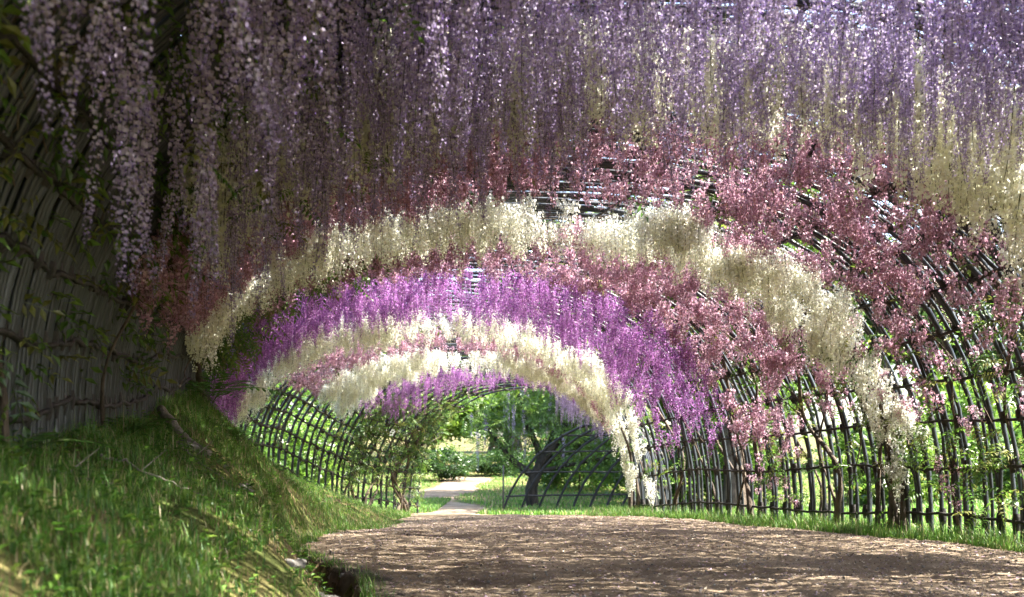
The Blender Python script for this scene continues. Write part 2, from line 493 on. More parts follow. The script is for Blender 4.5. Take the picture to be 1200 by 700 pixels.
def eul(r):
    cx, sx, cy, sy, cz, sz = np.cos(r[:, 0]), np.sin(r[:, 0]), np.cos(r[:, 1]), np.sin(r[:, 1]), np.cos(r[:, 2]), np.sin(r[:, 2])
    M = np.empty((len(r), 3, 3))
    M[:, 0, 0] = cy*cz; M[:, 0, 1] = sx*sy*cz-cx*sz; M[:, 0, 2] = cx*sy*cz+sx*sz
    M[:, 1, 0] = cy*sz; M[:, 1, 1] = sx*sy*sz+cx*cz; M[:, 1, 2] = cx*sy*sz-sx*cz
    M[:, 2, 0] = -sy; M[:, 2, 1] = sx*cy; M[:, 2, 2] = cx*cy
    return M

def scatter_mass(arrs, which, P, rots, sc):
    """many copies of a few small meshes written into one mesh"""
    Vs, Qs, Cs, n = [], [], [], 0
    Mx = eul(rots)
    for k, (V, Q, C) in enumerate(arrs):
        ii = np.where(which == k)[0]
        if not len(ii): continue
        W = np.einsum('nij,vj->nvi', Mx[ii], V)*sc[ii][:, None, None]+P[ii][:, None]
        Vs.append(W.reshape(-1, 3))
        Qs.append((Q[None]+(np.arange(len(ii))*len(V))[:, None, None]).reshape(-1, 4)+n)
        tint = rng.uniform(.88, 1.12, (len(ii), 1, 1))
        Cs.append(np.clip(C[None]*tint, 0, .95).reshape(-1, 3)); n += len(ii)*len(V)
    return np.concatenate(Vs), np.concatenate(Qs), np.concatenate(Cs)

# ---- compound leaf
def compound_leaf(seed, L=.24, n=11, green=(.10, .19, .035), lw=.026, ll=.062):
    g = np.random.default_rng(seed)
    mb = MB()
    c0 = np.array(green)
    for k in range(n):
        t = .22+.78*(k//2)/((n-1)/2)
        side = 0 if k == n-1 else (1 if k % 2 else -1)
        base = np.array((0, t*L, -.25*L*t*t))
        d = np.array((side*.92, .45 if side else 1, -.28+g.normal(0, .12))); d /= np.linalg.norm(d)
        q = np.cross(d, (0, 0, 1.0)); q /= np.linalg.norm(q)
        l, wd = ll*g.uniform(.8, 1.15)*(1-.25*abs(t-.55)), lw*g.uniform(.85, 1.15)
        up = np.array((0, 0, .006))
        V = [base, base+d*l*.5-q*wd*.5+up, base+d*l*.5, base+d*l*.5+q*wd*.5+up, base+d*l+np.array((0, 0, -.01))]
        c = c0*g.uniform(.75, 1.3)
        mb.add(V, [(0, 1, 4, 2), (0, 2, 4, 3)], np.clip(c, 0, 1))
    P = [(0, 0, 0), (0, L*.5, -.06*L), (0, L, -.25*L)]
    V, Q = tube(P, .0022, 3); mb.add(V, Q, (.10, .13, .04))
    return mb.get()
LEAF = [compound_leaf(k, green=gc) for k, gc in enumerate([(.10, .20, .03), (.13, .24, .035), (.07, .15, .03), (.17, .26, .04), (.20, .21, .05)])]

def stems(vine, T0, T1, n, top=.5, r0=.024, side=0):
    """woody stems that climb from the foot of the wall and spread over the poles"""
    vl = np.array(vine.location)
    for k in range(n):
        mb = MB()
        Ts = rng.uniform(T0, T1)
        f = np.linspace(0, 1, 34)
        ph = top*math.pi*rng.uniform(.8, 1.1)*f**.92
        if side: ph = math.pi-ph
        Tw = Ts+.24*np.sin(f*rng.uniform(9, 16)+rng.uniform(0, 6))*(1-.3*f)+rng.normal(0, .35)*f**2+.05*np.sin(f*31+rng.uniform(0, 6))
        P = arch(Tw, ph, rng.uniform(-.05, .10)+0*f)
        P[:, :2] += .05*np.sin(f*rng.uniform(14, 24)+rng.uniform(0, 6))[:, None]*np.array((.8, .5))
        P[0, 2] -= .12
        rad = r0*rng.uniform(.6, 1.25)*(1-.72*f)*(1+.12*np.sin(f*50))
        rad[0] *= 1.7; rad[1] *= 1.25
        mb.add(*tube(P, rad, 7))
        for b in range(5):
            i = rng.integers(5, 30); h = np.linspace(0, 1, 12)
            q = arch(Tw[i]+rng.choice([-1, 1])*rng.uniform(.3, 1.0)*h, ph[i]+rng.normal(0, .22)*h, .02)
            q += P[i]-q[0]+rng.normal(0, .014, (12, 3))
            mb.add(*tube(q, np.linspace(rad[i]*.6, .004, 12), 5))
        V, Q, C = mb.get()
        mk('trunk' if k == 0 else 'stem', V-vl, Q, None, M_bark, vine, True)

def place_racemes(vine, kind, P, scale=(.8, 1.2), indiv=90, mul=None):
    vl = np.array(vine.location)
    n = len(P)
    which = rng.integers(0, 7, n); rots = rotz_tilt(n, rng); sc = rng.uniform(*scale, n)*(1 if mul is None else mul)
    u, v, d = proj(P-np.array((0, 0, .25)))
    vis = (d > 1) & (u > -60) & (u < 1260) & (v > -150) & (v < 700)
    size = np.where(vis, 1/np.maximum(d, .5), 0)
    top = np.argsort(-size)[:indiv]; top = top[size[top] > 0]
    rest = np.ones(n, bool); rest[top] = False
    for i in top:
        link('raceme', VAR[kind][which[i]][1], vine, P[i]-vl, rots[i], (sc[i],)*3)
    if rest.any():
        V, Q, C = scatter_mass([a for a, _ in VAR[kind]], which[rest], P[rest], rots[rest], sc[rest])
        tag(mk('blossom', V-vl, Q, C, M_petal, vine), kind='stuff')

def place_leaves(vine, P, scale=(.8, 1.3), name='foliage'):
    n = len(P)
    if not n: return
    rots = np.stack([rng.normal(-.3, .5, n), rng.normal(0, .5, n), rng.uniform(0, 6.283, n)], 1)
    V, Q, C = scatter_mass(LEAF, rng.integers(0, len(LEAF), n), P, rots, rng.uniform(*scale, n))
    vl = np.array(vine.location)
    mk(name, V-vl, Q, C, M_leaf, vine)

def clumped(n, T0, T1, p0, p1, nclump, spread=.12, inset=(.02, .12)):
    """roots gathered in clumps on the arch"""
    cT = rng.uniform(T0, T1, nclump); cp = rng.uniform(p0, p1, nclump)
    k = rng.integers(0, nclump, n)
    T = cT[k]+rng.normal(0, spread, n); p = cp[k]+rng.normal(0, spread*.28, n)
    return arch(T, np.clip(p, .01, math.pi-.01), rng.uniform(*inset, n))

def roof(vine, T0, T1, twd=42, lvd=42, p0=.55, p1=2.95):
    vl = np.array(vine.location)
    n = int((T1-T0)*9.5*twd); K = 6
    f = np.linspace(0, 1, K)
    T = rng.uniform(T0, T1, n)[:, None]+rng.normal(0, .45, (n, 1))*f+.05*np.sin(f*7+rng.uniform(0, 6, (n, 1)))
    p = np.clip(rng.uniform(p0, p1, n)[:, None]+rng.normal(0, .16, (n, 1))*f+.012*np.sin(f*9+rng.uniform(0, 6, (n, 1))), .02, 3.12)
    P = arch(T, p, -rng.uniform(.0, .30, (n, 1)))
    rr = rng.uniform(.006, .017, n)[:, None]*(1-.6*f)
    dirn = np.gradient(P, axis=1); dirn /= np.linalg.norm(dirn, axis=2, keepdims=True)+1e-9
    up = np.broadcast_to(np.array((.13, .21, .97)), dirn.shape)
    A = np.cross(dirn, up); A /= np.linalg.norm(A, axis=2, keepdims=True)+1e-9
    B = np.cross(dirn, A)
    V = np.stack([P+rr[..., None]*(math.cos(q)*A+math.sin(q)*B) for q in (0, 2.094, 4.189)], 2).reshape(-1, 3)
    i, j = np.meshgrid(np.arange(K-1), np.arange(3), indexing='ij')
    q = np.stack([i*3+j, i*3+(j+1) % 3, (i+1)*3+(j+1) % 3, (i+1)*3+j], -1).reshape(-1, 4)
    Q = (q[None]+(np.arange(n)*3*K)[:, None, None]).reshape(-1, 4)
    tag(mk('twig_mat', V-vl, Q, None, M_bark, vine), kind='stuff')
    n = int((T1-T0)*9.5*lvd)
    place_leaves(vine, arch(rng.uniform(T0, T1, n), rng.uniform(p0+.05, p1, n), -rng.uniform(.06, .4, n)), (1.0, 1.7), 'canopy')

def band(name_label, kind, T0, T1, dens, p0=.24, p1=2.9, T1left=0.0, scale=(.8, 1.2), thin=None, leaf_in=0, leaf_wall=0, nst=3, indiv=90,
         wall=0, cat='wisteria', clump=0, grow=None, back=False, roof_d=(24, 13), fls=(1.5, 3.0), jag=.12, Tright=0.0, st_top=.5, stem_r=.024):
    Tm = (T0+T1)/2
    vine = empty('wisteria_vine', arch(Tm, 0.0))
    tag(vine, name_label, cat, 'wisteria vines trained over the trellis tunnel')
    n = int((T1-T0)*9.5*dens)
    pp = rng.uniform(p0, p1, n*2)
    T = rng.uniform(T0, T1, n*2)
    fl = smoothstep(*fls, pp); frr = 1-smoothstep(.2, 1.5, pp)
    T = T0+(T-T0)*((T1+T1left*fl-T0)/(T1-T0))+Tright*frr*((T-T0)/(T1-T0))*0+Tright*frr+rng.normal(0, jag, n*2)
    w_ = np.ones(n*2) if thin is None else thin(pp)
    ok = rng.uniform(0, 1, n*2) < w_*.5
    T, pp = T[ok], pp[ok]
    if clump:
        k = rng.integers(0, max(1, len(T)//clump), len(T))
        T = T[k]+rng.normal(0, .10, len(T)); pp = np.clip(pp[k]+rng.normal(0, .028, len(T)), .02, 3.1)
    P = arch(T, pp, rng.uniform(.02, .14, len(T)))
    mul = np.ones(len(P)) if grow is None else grow(pp)
    if wall:
        P = np.concatenate([P, clumped(wall, T0, T1, .05, .42, max(6, wall//9), .10)])
        mul = np.concatenate([mul, np.full(wall, .8)])
    place_racemes(vine, kind, P, scale, indiv, mul)
    lv = []
    if leaf_in: lv.append(clumped(leaf_in, T0, T1, .4, 2.8, max(8, leaf_in//7), .14, (-.12, .10)))
    if leaf_wall: lv.append(clumped(leaf_wall, T0, T1, .03, .62, max(8, leaf_wall//6), .15, (-.12, .12)))
    if lv: place_leaves(vine, np.concatenate(lv))
    if nst: stems(vine, T0, T1, nst, st_top, stem_r)
    roof(vine, T0-.05, T1+.05, *roof_d)
    if back:  # extra roof layers, some out of view, added to darken the near blossom
        roof(vine, -3.5, T0+.6, 20, 14)
        roof(vine, -4.0, 9.5, 52, 46, 1.75, 3.05)
        roof(vine, T0, 5.2, 26, 12, .5, 1.35)
        roof(vine, 5.2, 7.0, 34, 0, .5, 1.6)
    return vine

rightthin = lambda lo, hi, a: (lambda p: a+(1-a)*smoothstep(lo, hi, p))
lilac_thin = lambda p: (.65+.35*smoothstep(.3, .7, p))*(1-.25*smoothstep(1.3, 1.8, p))*(1-.68*smoothstep(1.75, 2.35, p))
band('pale lilac wisteria with the longest racemes, curtaining the top of the view', 'lilac', 2.9, 6.25, 76, .30, 2.5, 1.5, (.74, .98), lilac_thin, 50, 60, 3, 100, jag=.25, grow=lambda p: .74+.20*smoothstep(.9, 1.45, p)+.14*smoothstep(1.5, 2.2, p), fls=(.9, 2.1), roof_d=(26, 10), back=True)
band('cream wisteria hanging just behind the long lilac curtain at upper right', 'cream', 6.4, 7.5, 84, .33, 2.5, .9, (1.05, 1.6), None, 12, 90, 3, Tright=.6, roof_d=(4, 0))
band('dusky pink wisteria spread thinly over dark ceiling poles, widest pink stretch', 'pink', 7.2, 10.8, 88, .30, 2.8, .3, (.75, 1.2), rightthin(.35, 1.15, .22), 60, 380, 5, wall=45, Tright=.85, stem_r=.022, roof_d=(90, 10), clump=4)
band('cream wisteria in the bold middle arch that falls to the right wall', 'cream', 10.8, 11.8, 95, .35, 2.85, .2, (.85, 1.35), rightthin(.4, .95, .12), 15, 160, 5, wall=50, roof_d=(10, 5), clump=5, jag=.05)
band('dusky pink wisteria between the middle cream arch and the magenta blossom', 'pink', 11.8, 14.0, 100, .3, 2.5, .0, (.8, 1.25), rightthin(.3, 1.2, .32), 40, 160, 5, wall=40, stem_r=.026, roof_d=(55, 8), clump=4)
band('vivid magenta purple wisteria forming a broad dense arch', 'magenta', 14.0, 16.3, 66, .3, 2.9, .2, (.7, 1.1), rightthin(.3, .9, .2), 20, 30, 4, roof_d=(26, 10))
band('cream wisteria arch below the magenta blossom, trailing to the ground at its right', 'cream', 16.4, 17.5, 85, .12, 2.8, .0, (.85, 1.25), rightthin(.2, .9, .2), 10, 40, 3, wall=40, roof_d=(10, 5), clump=5, jag=.05)
band('pink wisteria showing dark poles, deep inside between two cream arches', 'pink', 17.5, 19.3, 60, .5, 2.5, 0, (.75, 1.1), None, 20, 10, 2, indiv=60)
band('farthest cream wisteria, a short low arch near the tunnel exit', 'cream', 19.3, 20.5, 80, .7, 2.45, 0, (.75, 1.1), None, 15, 10, 2, indiv=70, roof_d=(10, 5), clump=5, jag=.05)
band('small magenta wisteria fringe along the far exit arch', 'magenta', 20.7, 22.4, 26, .9, 2.35, 0, (.6, .85), None, 60, 10, 2, indiv=60)
band('pale lilac wisteria dangling from the exit rib above the gnarled tree', 'lilac', 22.6, 23.9, 30, .7, 1.35, 0, (.45, .75), None, 50, 10, 2, indiv=60)

# leafy, flowerless creepers
cr_ = empty('climbing_creeper', arch(12.5, math.pi))
tag(cr_, 'green leafy creeper in the dark gap above the magenta blossom at left', 'creeper')
place_leaves(cr_, np.concatenate([clumped(260, 11.9, 14.0, 1.9, 2.95, 40, .16, (.0, .25)), clumped(60, 12.2, 13.6, 2.2, 2.8, 12, .2, (.1, .45))]), (.9, 1.5))
stems(cr_, 12.0, 13.6, 3, .45, .03, side=1)
cl2 = empty('climbing_creeper', arch(22, math.pi))
tag(cl2, 'tangled leafy creeper thick with dark stems on the left exit poles', 'creeper')
place_leaves(cl2, clumped(800, 21.2, 23.9, 2.15, 3.05, 90, .16, (-.15, .15)), (.9, 1.4))
stems(cl2, 21.5, 23.7, 9, .42, .035, side=1)
cl3 = empty('climbing_creeper', arch(4, math.pi))
tag(cl3, 'sparse leafy creeper hanging in shade at the upper left corner', 'creeper')
place_leaves(cl3, np.concatenate([clumped(50, 3.2, 8.2, 2.0, 2.6, 14, .2, (.1, .6)), clumped(24, 3, 6, 2.75, 3.1, 10, .2, (-.1, .2))]), (.8, 1.2))
stems(cl3, 3.4, 7.5, 3, .5, .014, side=1)

# ------------------------------------------------------------------ grass
def blades(x, y, h, wd, cols, lean=.45, zoff=-.01):
    n = len(x); z = ground_z(x, y)+zoff
    a = rng.uniform(0, 6.283, n); ln = rng.normal(0, lean, n)*h
    d = np.stack([np.cos(a), np.sin(a)], 1); q = np.stack([-d[:, 1], d[:, 0]], 1)
    b = np.stack([x, y, z], 1)
    def pt(f, s, k):
        v = b.copy(); v[:, :2] += d*(ln*f**2)[:, None]+q*(s*wd*k)[:, None]; v[:, 2] += h*f*(1-.25*np.abs(ln/h)*f); return v
    V = np.stack([pt(0, -1, .5), pt(0, 1, .5), pt(.5, -1, .42), pt(.5, 1, .42), pt(1, -1, .06), pt(1, 1, .06)], 1).reshape(-1, 3)
    Q = (np.array([(0, 1, 3, 2), (2, 3, 5, 4)])[None]+(np.arange(n)*6)[:, None, None]).reshape(-1, 4)
    C = np.repeat(cols, 6, axis=0)
    return V, Q, C

GC = np.array([(.10, .23, .03), (.14, .29, .035), (.07, .18, .025), (.20, .31, .05), (.06, .15, .025)])
DRY = np.array([(.40, .33, .18), (.30, .23, .12), (.46, .40, .24)])
def gcols(n, dry=.12):
    c = GC[rng.integers(0, len(GC), n)]
    dsel = rng.uniform(0, 1, n) < dry
    c = np.where(dsel[:, None], DRY[rng.integers(0, 3, n)], c)
    return c*rng.uniform(.8, 1.2, (n, 1))

def patch_keep(x, y, s=1.3, cut=-.15):
    return vnoise(x*1.6*s, y*1.6*s, 5, .7)+rng.normal(0, .12, len(x)) > cut

mb = MB()
n = 230000
y = 2.2+(28-2.2)*rng.uniform(0, 1, n)**1.5
f = rng.uniform(-.12, 1.03, n)
xe = path_left(y); xl = left_x(np.clip(y, -8, 27))
x = xe+(xl-xe)*f
sl = lip_x(y)-x
k = (on_path(x, y) < .03+.10*(rng.uniform(0, 1, n) < .3)) & patch_keep(x, y, 1.4, -.03) & ~((sl > 0) & (sl < .40+.16*(1-smoothstep(6.8, 7.8, y))+.14*vnoise(x*3, y*3)) & (y > 4.5) & (y < 9.35) & (rng.uniform(0, 1, n) < .93))
x, y, f = x[k], y[k], f[k]
h = rng.uniform(.025, .10, len(x))*(1+.9*(rng.uniform(0, 1, len(x)) < .06))*(1+.5*smoothstep(.6, 1, f))
mb.add(*blades(x, y, h, rng.uniform(.003, .007, len(x)), gcols(len(x), .15), .6))
# right edge
n = 85000
y = rng.uniform(6, 20, n); xr = right_x(y); x = xr+rng.normal(-.3, .42, n)
k = (on_path(x, y) < .12) & patch_keep(x, y, 1.6, -.2); x, y = x[k], y[k]
mb.add(*blades(x, y, rng.uniform(.04, .13, len(x))*(1+1.0*(rng.uniform(0, 1, len(x)) < .25)), rng.uniform(.003, .008, len(x)), gcols(len(x), .1), .5))
tag(mb.build('grass', M_grass), 'short green grass with dry blades on the bank and along the right wall', 'grass', kind='stuff')

mb = MB()
n = 110000
y = 24+40*rng.uniform(0, 1, n)**1.4; x = rng.uniform(-16, 18, n)
k = (on_path(x, y) < -.05); x, y = x[k], y[k]
mb.add(*blades(x, y, rng.uniform(.05, .16, len(x)), rng.uniform(.012, .03, len(x)), gcols(len(x), .10)*1.1, .5))
n = 70000
y = rng.uniform(5, 26, n); x = right_x(np.clip(y, -8, 22))+.2+9*rng.uniform(0, 1, n)**1.3
mb.add(*blades(x, y, rng.uniform(.05, .14, n), rng.uniform(.008, .02, n), gcols(n, .08)*1.1, .5))
n = 70000
y = rng.uniform(14, 34, n); x = left_x(np.clip(y, -8, 27))-.1-9*rng.uniform(0, 1, n)**1.3
mb.add(*blades(x, y, rng.uniform(.05, .16, n), rng.uniform(.008, .022, n), gcols(n, .06), .5))
tag(mb.build('lawn', M_grass), 'sunlit lawn grass outside the tunnel and beyond its exit', 'lawn', kind='stuff')

# low broad weeds on the bank
mb = MB()
n = 800
y = 3+16*rng.uniform(0, 1, n)**1.4; f = rng.uniform(.15, 1.02, n)
x = path_left(y)+(left_x(y)-path_left(y))*f
for i in range(n):
    m_ = rng.integers(4, 8); hh = rng.uniform(.05, .16)
    z0 = float(ground_z(x[i], y[i]))
    for j in range(m_):
        a = rng.uniform(0, 6.283); r_ = rng.uniform(.02, .07); l = rng.uniform(.02, .06)
        d = np.array((math.cos(a), math.sin(a), 0)); q = np.array((-d[1], d[0], 0))
        b = np.array((x[i], y[i], z0+hh*rng.uniform(.4, 1)))+d*r_*.5
        tp = b+d*l+np.array((0, 0, rng.uniform(-.02, .02)))
        md = (b+tp)/2+np.array((0, 0, .008))
        c = GC[rng.integers(0, 5)]*rng.uniform(.8, 1.3)
        mb.add([b, md-q*l*.26, tp, md+q*l*.26], [(0, 1, 2, 3)], c)
tag(mb.build('weeds', M_leaf), 'low broad leaved weeds among the grass of the bank', 'weeds', kind='stuff')

# ------------------------------------------------------------------ litter, gravel
mb = MB()
n = 60000
y = 4+18*rng.uniform(0, 1, n)**1.6; x = rng.uniform(-2.6, 5.0, n)
k = on_path(x, y) > -.15; x, y = x[k], y[k]; n = len(x)
z = pz_f(x, y)+.004
a = rng.uniform(0, 6.283, n); l = rng.uniform(.004, .017, n); wd = l*rng.uniform(.2, .7, n)
d = np.stack([np.cos(a), np.sin(a), rng.normal(0, .25, n)], 1); q = np.stack([-np.sin(a), np.cos(a), rng.normal(0, .3, n)], 1)
b = np.stack([x, y, z], 1)
V = np.stack([b-d*l[:, None], b-q*wd[:, None], b+d*l[:, None]+np.array((0, 0, .004)), b+q*wd[:, None]], 1).reshape(-1, 3)
LC = np.array([(.34, .26, .19), (.26, .18, .12), (.48, .40, .30), (.16, .11, .08), (.42, .32, .34), (.36, .26, .32), (.55, .48, .38)])
C = np.repeat(LC[rng.integers(0, len(LC), n)]*rng.uniform(.7, 1.15, (n, 1)), 4, axis=0)
mb.add(V, np.arange(4*n).reshape(-1, 4), C)
tag(mb.build('leaf_litter', M_litter), 'fallen petals and dry leaf scraps strewn over the earth path', 'litter', kind='stuff')

def pebble_arrays(seed):
    g = np.random.default_rng(seed)
    V, Q = [], []
    n, m_ = 7, 4
    for i in range(m_+1):
        th = math.pi*i/m_
        for j in range(n):
            a = 2*math.pi*j/n
            V.append(np.array((math.sin(th)*math.cos(a), math.sin(th)*math.sin(a), .62*math.cos(th)))*g.uniform(.75, 1.15))
    for i in range(m_):
        for j in range(n):
            Q.append((i*n+j, (i+1)*n+j, (i+1)*n+(j+1) % n, i*n+(j+1) % n))
    V = np.array(V); V[:n] = V[:n].mean(0); V[-n:] = V[-n:].mean(0)
    return V, np.array(Q), np.broadcast_to(np.array((.5, .5, .5)), (len(V), 3))
PB = [pebble_arrays(k) for k in range(5)]
n = 4200
y = 4.5+9*rng.uniform(0, 1, n)**1.7; x = rng.uniform(-2.3, 4.6, n)
k = on_path(x, y) > -.1; x, y = x[k], y[k]; n = len(x)
sc = .004+.011*rng.uniform(0, 1, n)**3
V, Q, C = scatter_mass(PB, rng.integers(0, 5, n), np.stack([x, y, pz_f(x, y)+.003], 1), rotz_tilt(n, rng, .4), sc)
tag(mk('gravel', V, Q, None, M_stone, smooth=True), 'loose grit and pebbles in the foreground of the path', 'gravel', kind='stuff')

# ------------------------------------------------------------------ bank details
def rock(label, x, y, s, seed, flat=.6, group=None):
    g = np.random.default_rng(seed)
    n, m_ = 14, 9
    V, Q = [], []
    for i in range(m_+1):
        th = math.pi*i/m_
        for j in range(n):
            a = 2*math.pi*j/n
            V.append((math.sin(th)*math.cos(a), math.sin(th)*math.sin(a), math.cos(th)))
    V = np.array(V)
    r = 1+.28*np.sin(V[:, 0]*3+g.uniform(0, 6))*np.cos(V[:, 1]*2.5+g.uniform(0, 6))+.15*np.sin(V[:, 2]*6+V[:, 0]*5+g.uniform(0, 6))
    V = V*r[:, None]*np.array((s, s*.8, s*flat))
    for i in range(m_):
        for j in range(n):
            Q.append((i*n+j, (i+1)*n+j, (i+1)*n+(j+1) % n, i*n+(j+1) % n))
    z = float(ground_z(x, y))
    o = mk('rock', V, Q, None, M_stone, None, True, (x, y, z+s*flat*.35))
    return tag(o, label, 'rock', group)
rock('pale rounded rock at the foot of the bank beside the log', -2.5, 9.3, .11, 3)
rock('small grey rock just above the pale rounded rock', -2.68, 9.2, .065, 5)
rock('flat grey stone in the gully below the earthen step', -1.22, 6.55, .13, 7, .4)
rock('brown stone half sunk in bare soil below the flat grey stone', -1.30, 5.95, .07, 13, .55)
rock('low grey stone at the lower edge of the bank', -1.05, 6.05, .10, 9, .5)
rock('dark angular rock poking from the middle of the bank', -2.62, 8.1, .085, 11, .7)
for i in range(9):
    rock('small stone in the gully beside the earthen step', -1.35+rng.uniform(-.3, .15), 7.0+rng.uniform(-.6, .7), rng.uniform(.025, .055), 20+i, .6, 'small stones in the gully')

def lay(pts, lift):
    P = np.array([(a, b, float(ground_z(a, b))+lift) for a, b in pts]); t = np.linspace(0, 1, len(P)); f = np.linspace(0, 1, 16)
    return np.stack([np.interp(f, t, P[:, k]) for k in range(3)], 1)
P = lay([(-3.22, 9.2), (-3.02, 9.0), (-2.82, 8.85), (-2.6, 8.6)], .075)+rng.normal(0, .006, (16, 3))
V, Q = tube(P, .038*(1+.18*np.sin(np.linspace(0, 9, 16))), 10, True)
tag(mk('fallen_log', V, Q, None, M_log, None, True), 'weathered grey log lying down the slope of the grassy bank', 'log')
for lab, pts in [('thin bare twig lying across the lower bank grass', [(-2.3, 5.6), (-2.0, 5.5), (-1.7, 5.55)]),
                 ('crooked brown twig lying near the top of the bank', [(-2.35, 4.6), (-2.1, 4.8), (-1.9, 4.75)]),
                 ('dry stick lying among grass above the earthen step', [(-2.5, 7.6), (-2.3, 7.3), (-2.0, 7.25)])]:
    P = lay(pts, .05); P += rng.normal(0, .008, P.shape)
    mb = MB(); mb.add(*tube(P, np.linspace(.009, .003, 16), 6))
    h = np.linspace(0, 1, 6)[:, None]
    mb.add(*tube(P[7]+h*np.array((.1, .12, .12)), np.linspace(.005, .002, 6), 5))
    tag(mb.build('twig', M_log, None, True), lab, 'twig')

# earthen step: the broken lip of the path beside the gully
yy = np.linspace(5.9, 9.45, 90)
lx_ = lip_x(yy)+.09*vnoise(yy*3, 0*yy, 5, .7)
prof = [(.50, -.09), (.30, .012), (.12, .030), (.03, .022), (-.005, -.01), (-.035+.0, -.10), (-.02, -.20), (-.05, -.34)]
V = np.array([[(lx_[i]+a+.022*vnoise(yy[i]*7+k*3.1, k*1.7, 3), yy[i]-a*.35, float(path_z(yy[i]))+b*(1 if b < 0 else smoothstep(9.5, 9.1, yy[i])*1.0)+.016*vnoise(yy[i]*9, k*2.3+a, 3))
               for k, (a, b) in enumerate(prof)] for i in range(90)]).reshape(-1, 3)
i, j = np.meshgrid(np.arange(89), np.arange(len(prof)-1), indexing='ij'); a = i*len(prof)+j
Q = np.stack([a, a+1, a+len(prof)+1, a+len(prof)], -1).reshape(-1, 4)
tag(mk('earthen_step', V, Q, None, solid('packed_earth', (.05, .04, .03), (.17, .13, .095), 7, .95, 1.0, bscale=40), None, True), 'brown earthen step with a dark broken front at the path edge', 'step')

# ferns
def fern(label, x, y, s, n, seed, lift=0.0):
    g = np.random.default_rng(seed)
    f = empty('fern', (x, y, float(ground_z(x, y))+lift))
    tag(f, label, 'fern')
    for k in range(n):
        a = k/n*6.283+g.normal(0, .25); el = g.uniform(.7, 1.25)
        t = np.linspace(0, 1, 13); Ls = s*g.uniform(.8, 1.15)
        r_ = Ls*np.cos(el)*t+Ls*.35*t**2; zz = Ls*np.sin(el)*t-Ls*.55*t**2.2
        P = np.stack([r_*math.cos(a), r_*math.sin(a), zz], 1)
        mb = MB(); V, Q = tube(P, np.linspace(.004, .0015, 13), 4); mb.add(V, Q, (.10, .13, .04))
        q = np.array((-math.sin(a), math.cos(a), 0))
        for i in range(2, 13):
            for sgn in (-1, 1):
                wl = Ls*.30*math.sin(math.pi*min(1, (1.08-t[i])*1.05))*g.uniform(.85, 1.1)
                d = q*sgn*.9+(P[i]-P[i-1])/np.linalg.norm(P[i]-P[i-1])*.45+np.array((0, 0, -.15))
                wv = (P[i]-P[i-1])*.30
                c = np.array((.08, .19, .03))*g.uniform(.7, 1.35)
                tp = P[i]+d*wl; mid = P[i]+d*wl*.45
                mb.add([P[i]-wv*.4, mid-wv, tp, mid+wv], [(0, 1, 2, 3)], c)
        mb.build('frond', M_leaf, f)
fern('large bright fern on the crest of the bank below the blossom', -3.45, 11.6, .75, 11, 1, .1)
fern('smaller fern drooping below the large bright fern', -3.05, 11.2, .45, 9, 2)
fern('dark fern at the foot of the cane wall near the left edge', -2.35, 4.7, .42, 9, 3)
fern('slender fern half hidden in grass on top of the bank', -2.75, 7.3, .38, 8, 4)

# ------------------------------------------------------------------ trees and shrubs
def crown_arrays(seed, nclump, nleaf, leaf, rx=1, rz=1, greens=((.07, .15, .025), (.12, .22, .03), (.04, .09, .02)), low=-.7, csp=.17):
    g = np.random.default_rng(seed)
    d = g.normal(0, 1, (nclump, 3)); d /= np.linalg.norm(d, axis=1)[:, None]
    d[:, 2] = np.maximum(d[:, 2], low)
    c = d*g.uniform(.35, 1.0, (nclump, 1))**.6*np.array((rx, rx, rz))
    k = g.integers(0, nclump, nleaf)
    csize = g.uniform(.5, 1.4, nclump)*csp
    P = c[k]+g.normal(0, 1, (nleaf, 3))*csize[k][:, None]*np.array((1, 1, .75))
    n = g.normal(0, 1, (nleaf, 3)); n[:, 2] += .6; n /= np.linalg.norm(n, axis=1)[:, None]
    a = np.cross(n, g.normal(0, 1, (nleaf, 3))); a /= np.linalg.norm(a, axis=1)[:, None]
    b = np.cross(n, a)
    s = (leaf*g.uniform(.6, 1.3, nleaf))[:, None]
    V = np.stack([P-a*s, P-b*s*.5, P+a*s, P+b*s*.5], 1).reshape(-1, 3)
    gt = np.array(greens)[g.integers(0, len(greens), nclump)][k]*g.uniform(.75, 1.25, (nleaf, 1))
    return V, np.arange(4*nleaf).reshape(-1, 4), np.repeat(gt, 4, axis=0), c

CR = []
PAL = [((.10, .20, .025), (.15, .27, .035), (.07, .14, .02)), ((.14, .25, .03), (.19, .30, .04), (.10, .19, .025)), ((.04, .09, .02), (.06, .12, .022), (.03, .07, .015))]
for k in range(6):
    V, Q, C, c = crown_arrays(50+k, 46, 9000, .055, 1, .85, PAL[k % 3])
    CR.append((mesh_data('crown', V, Q, C, M_leaf), c))

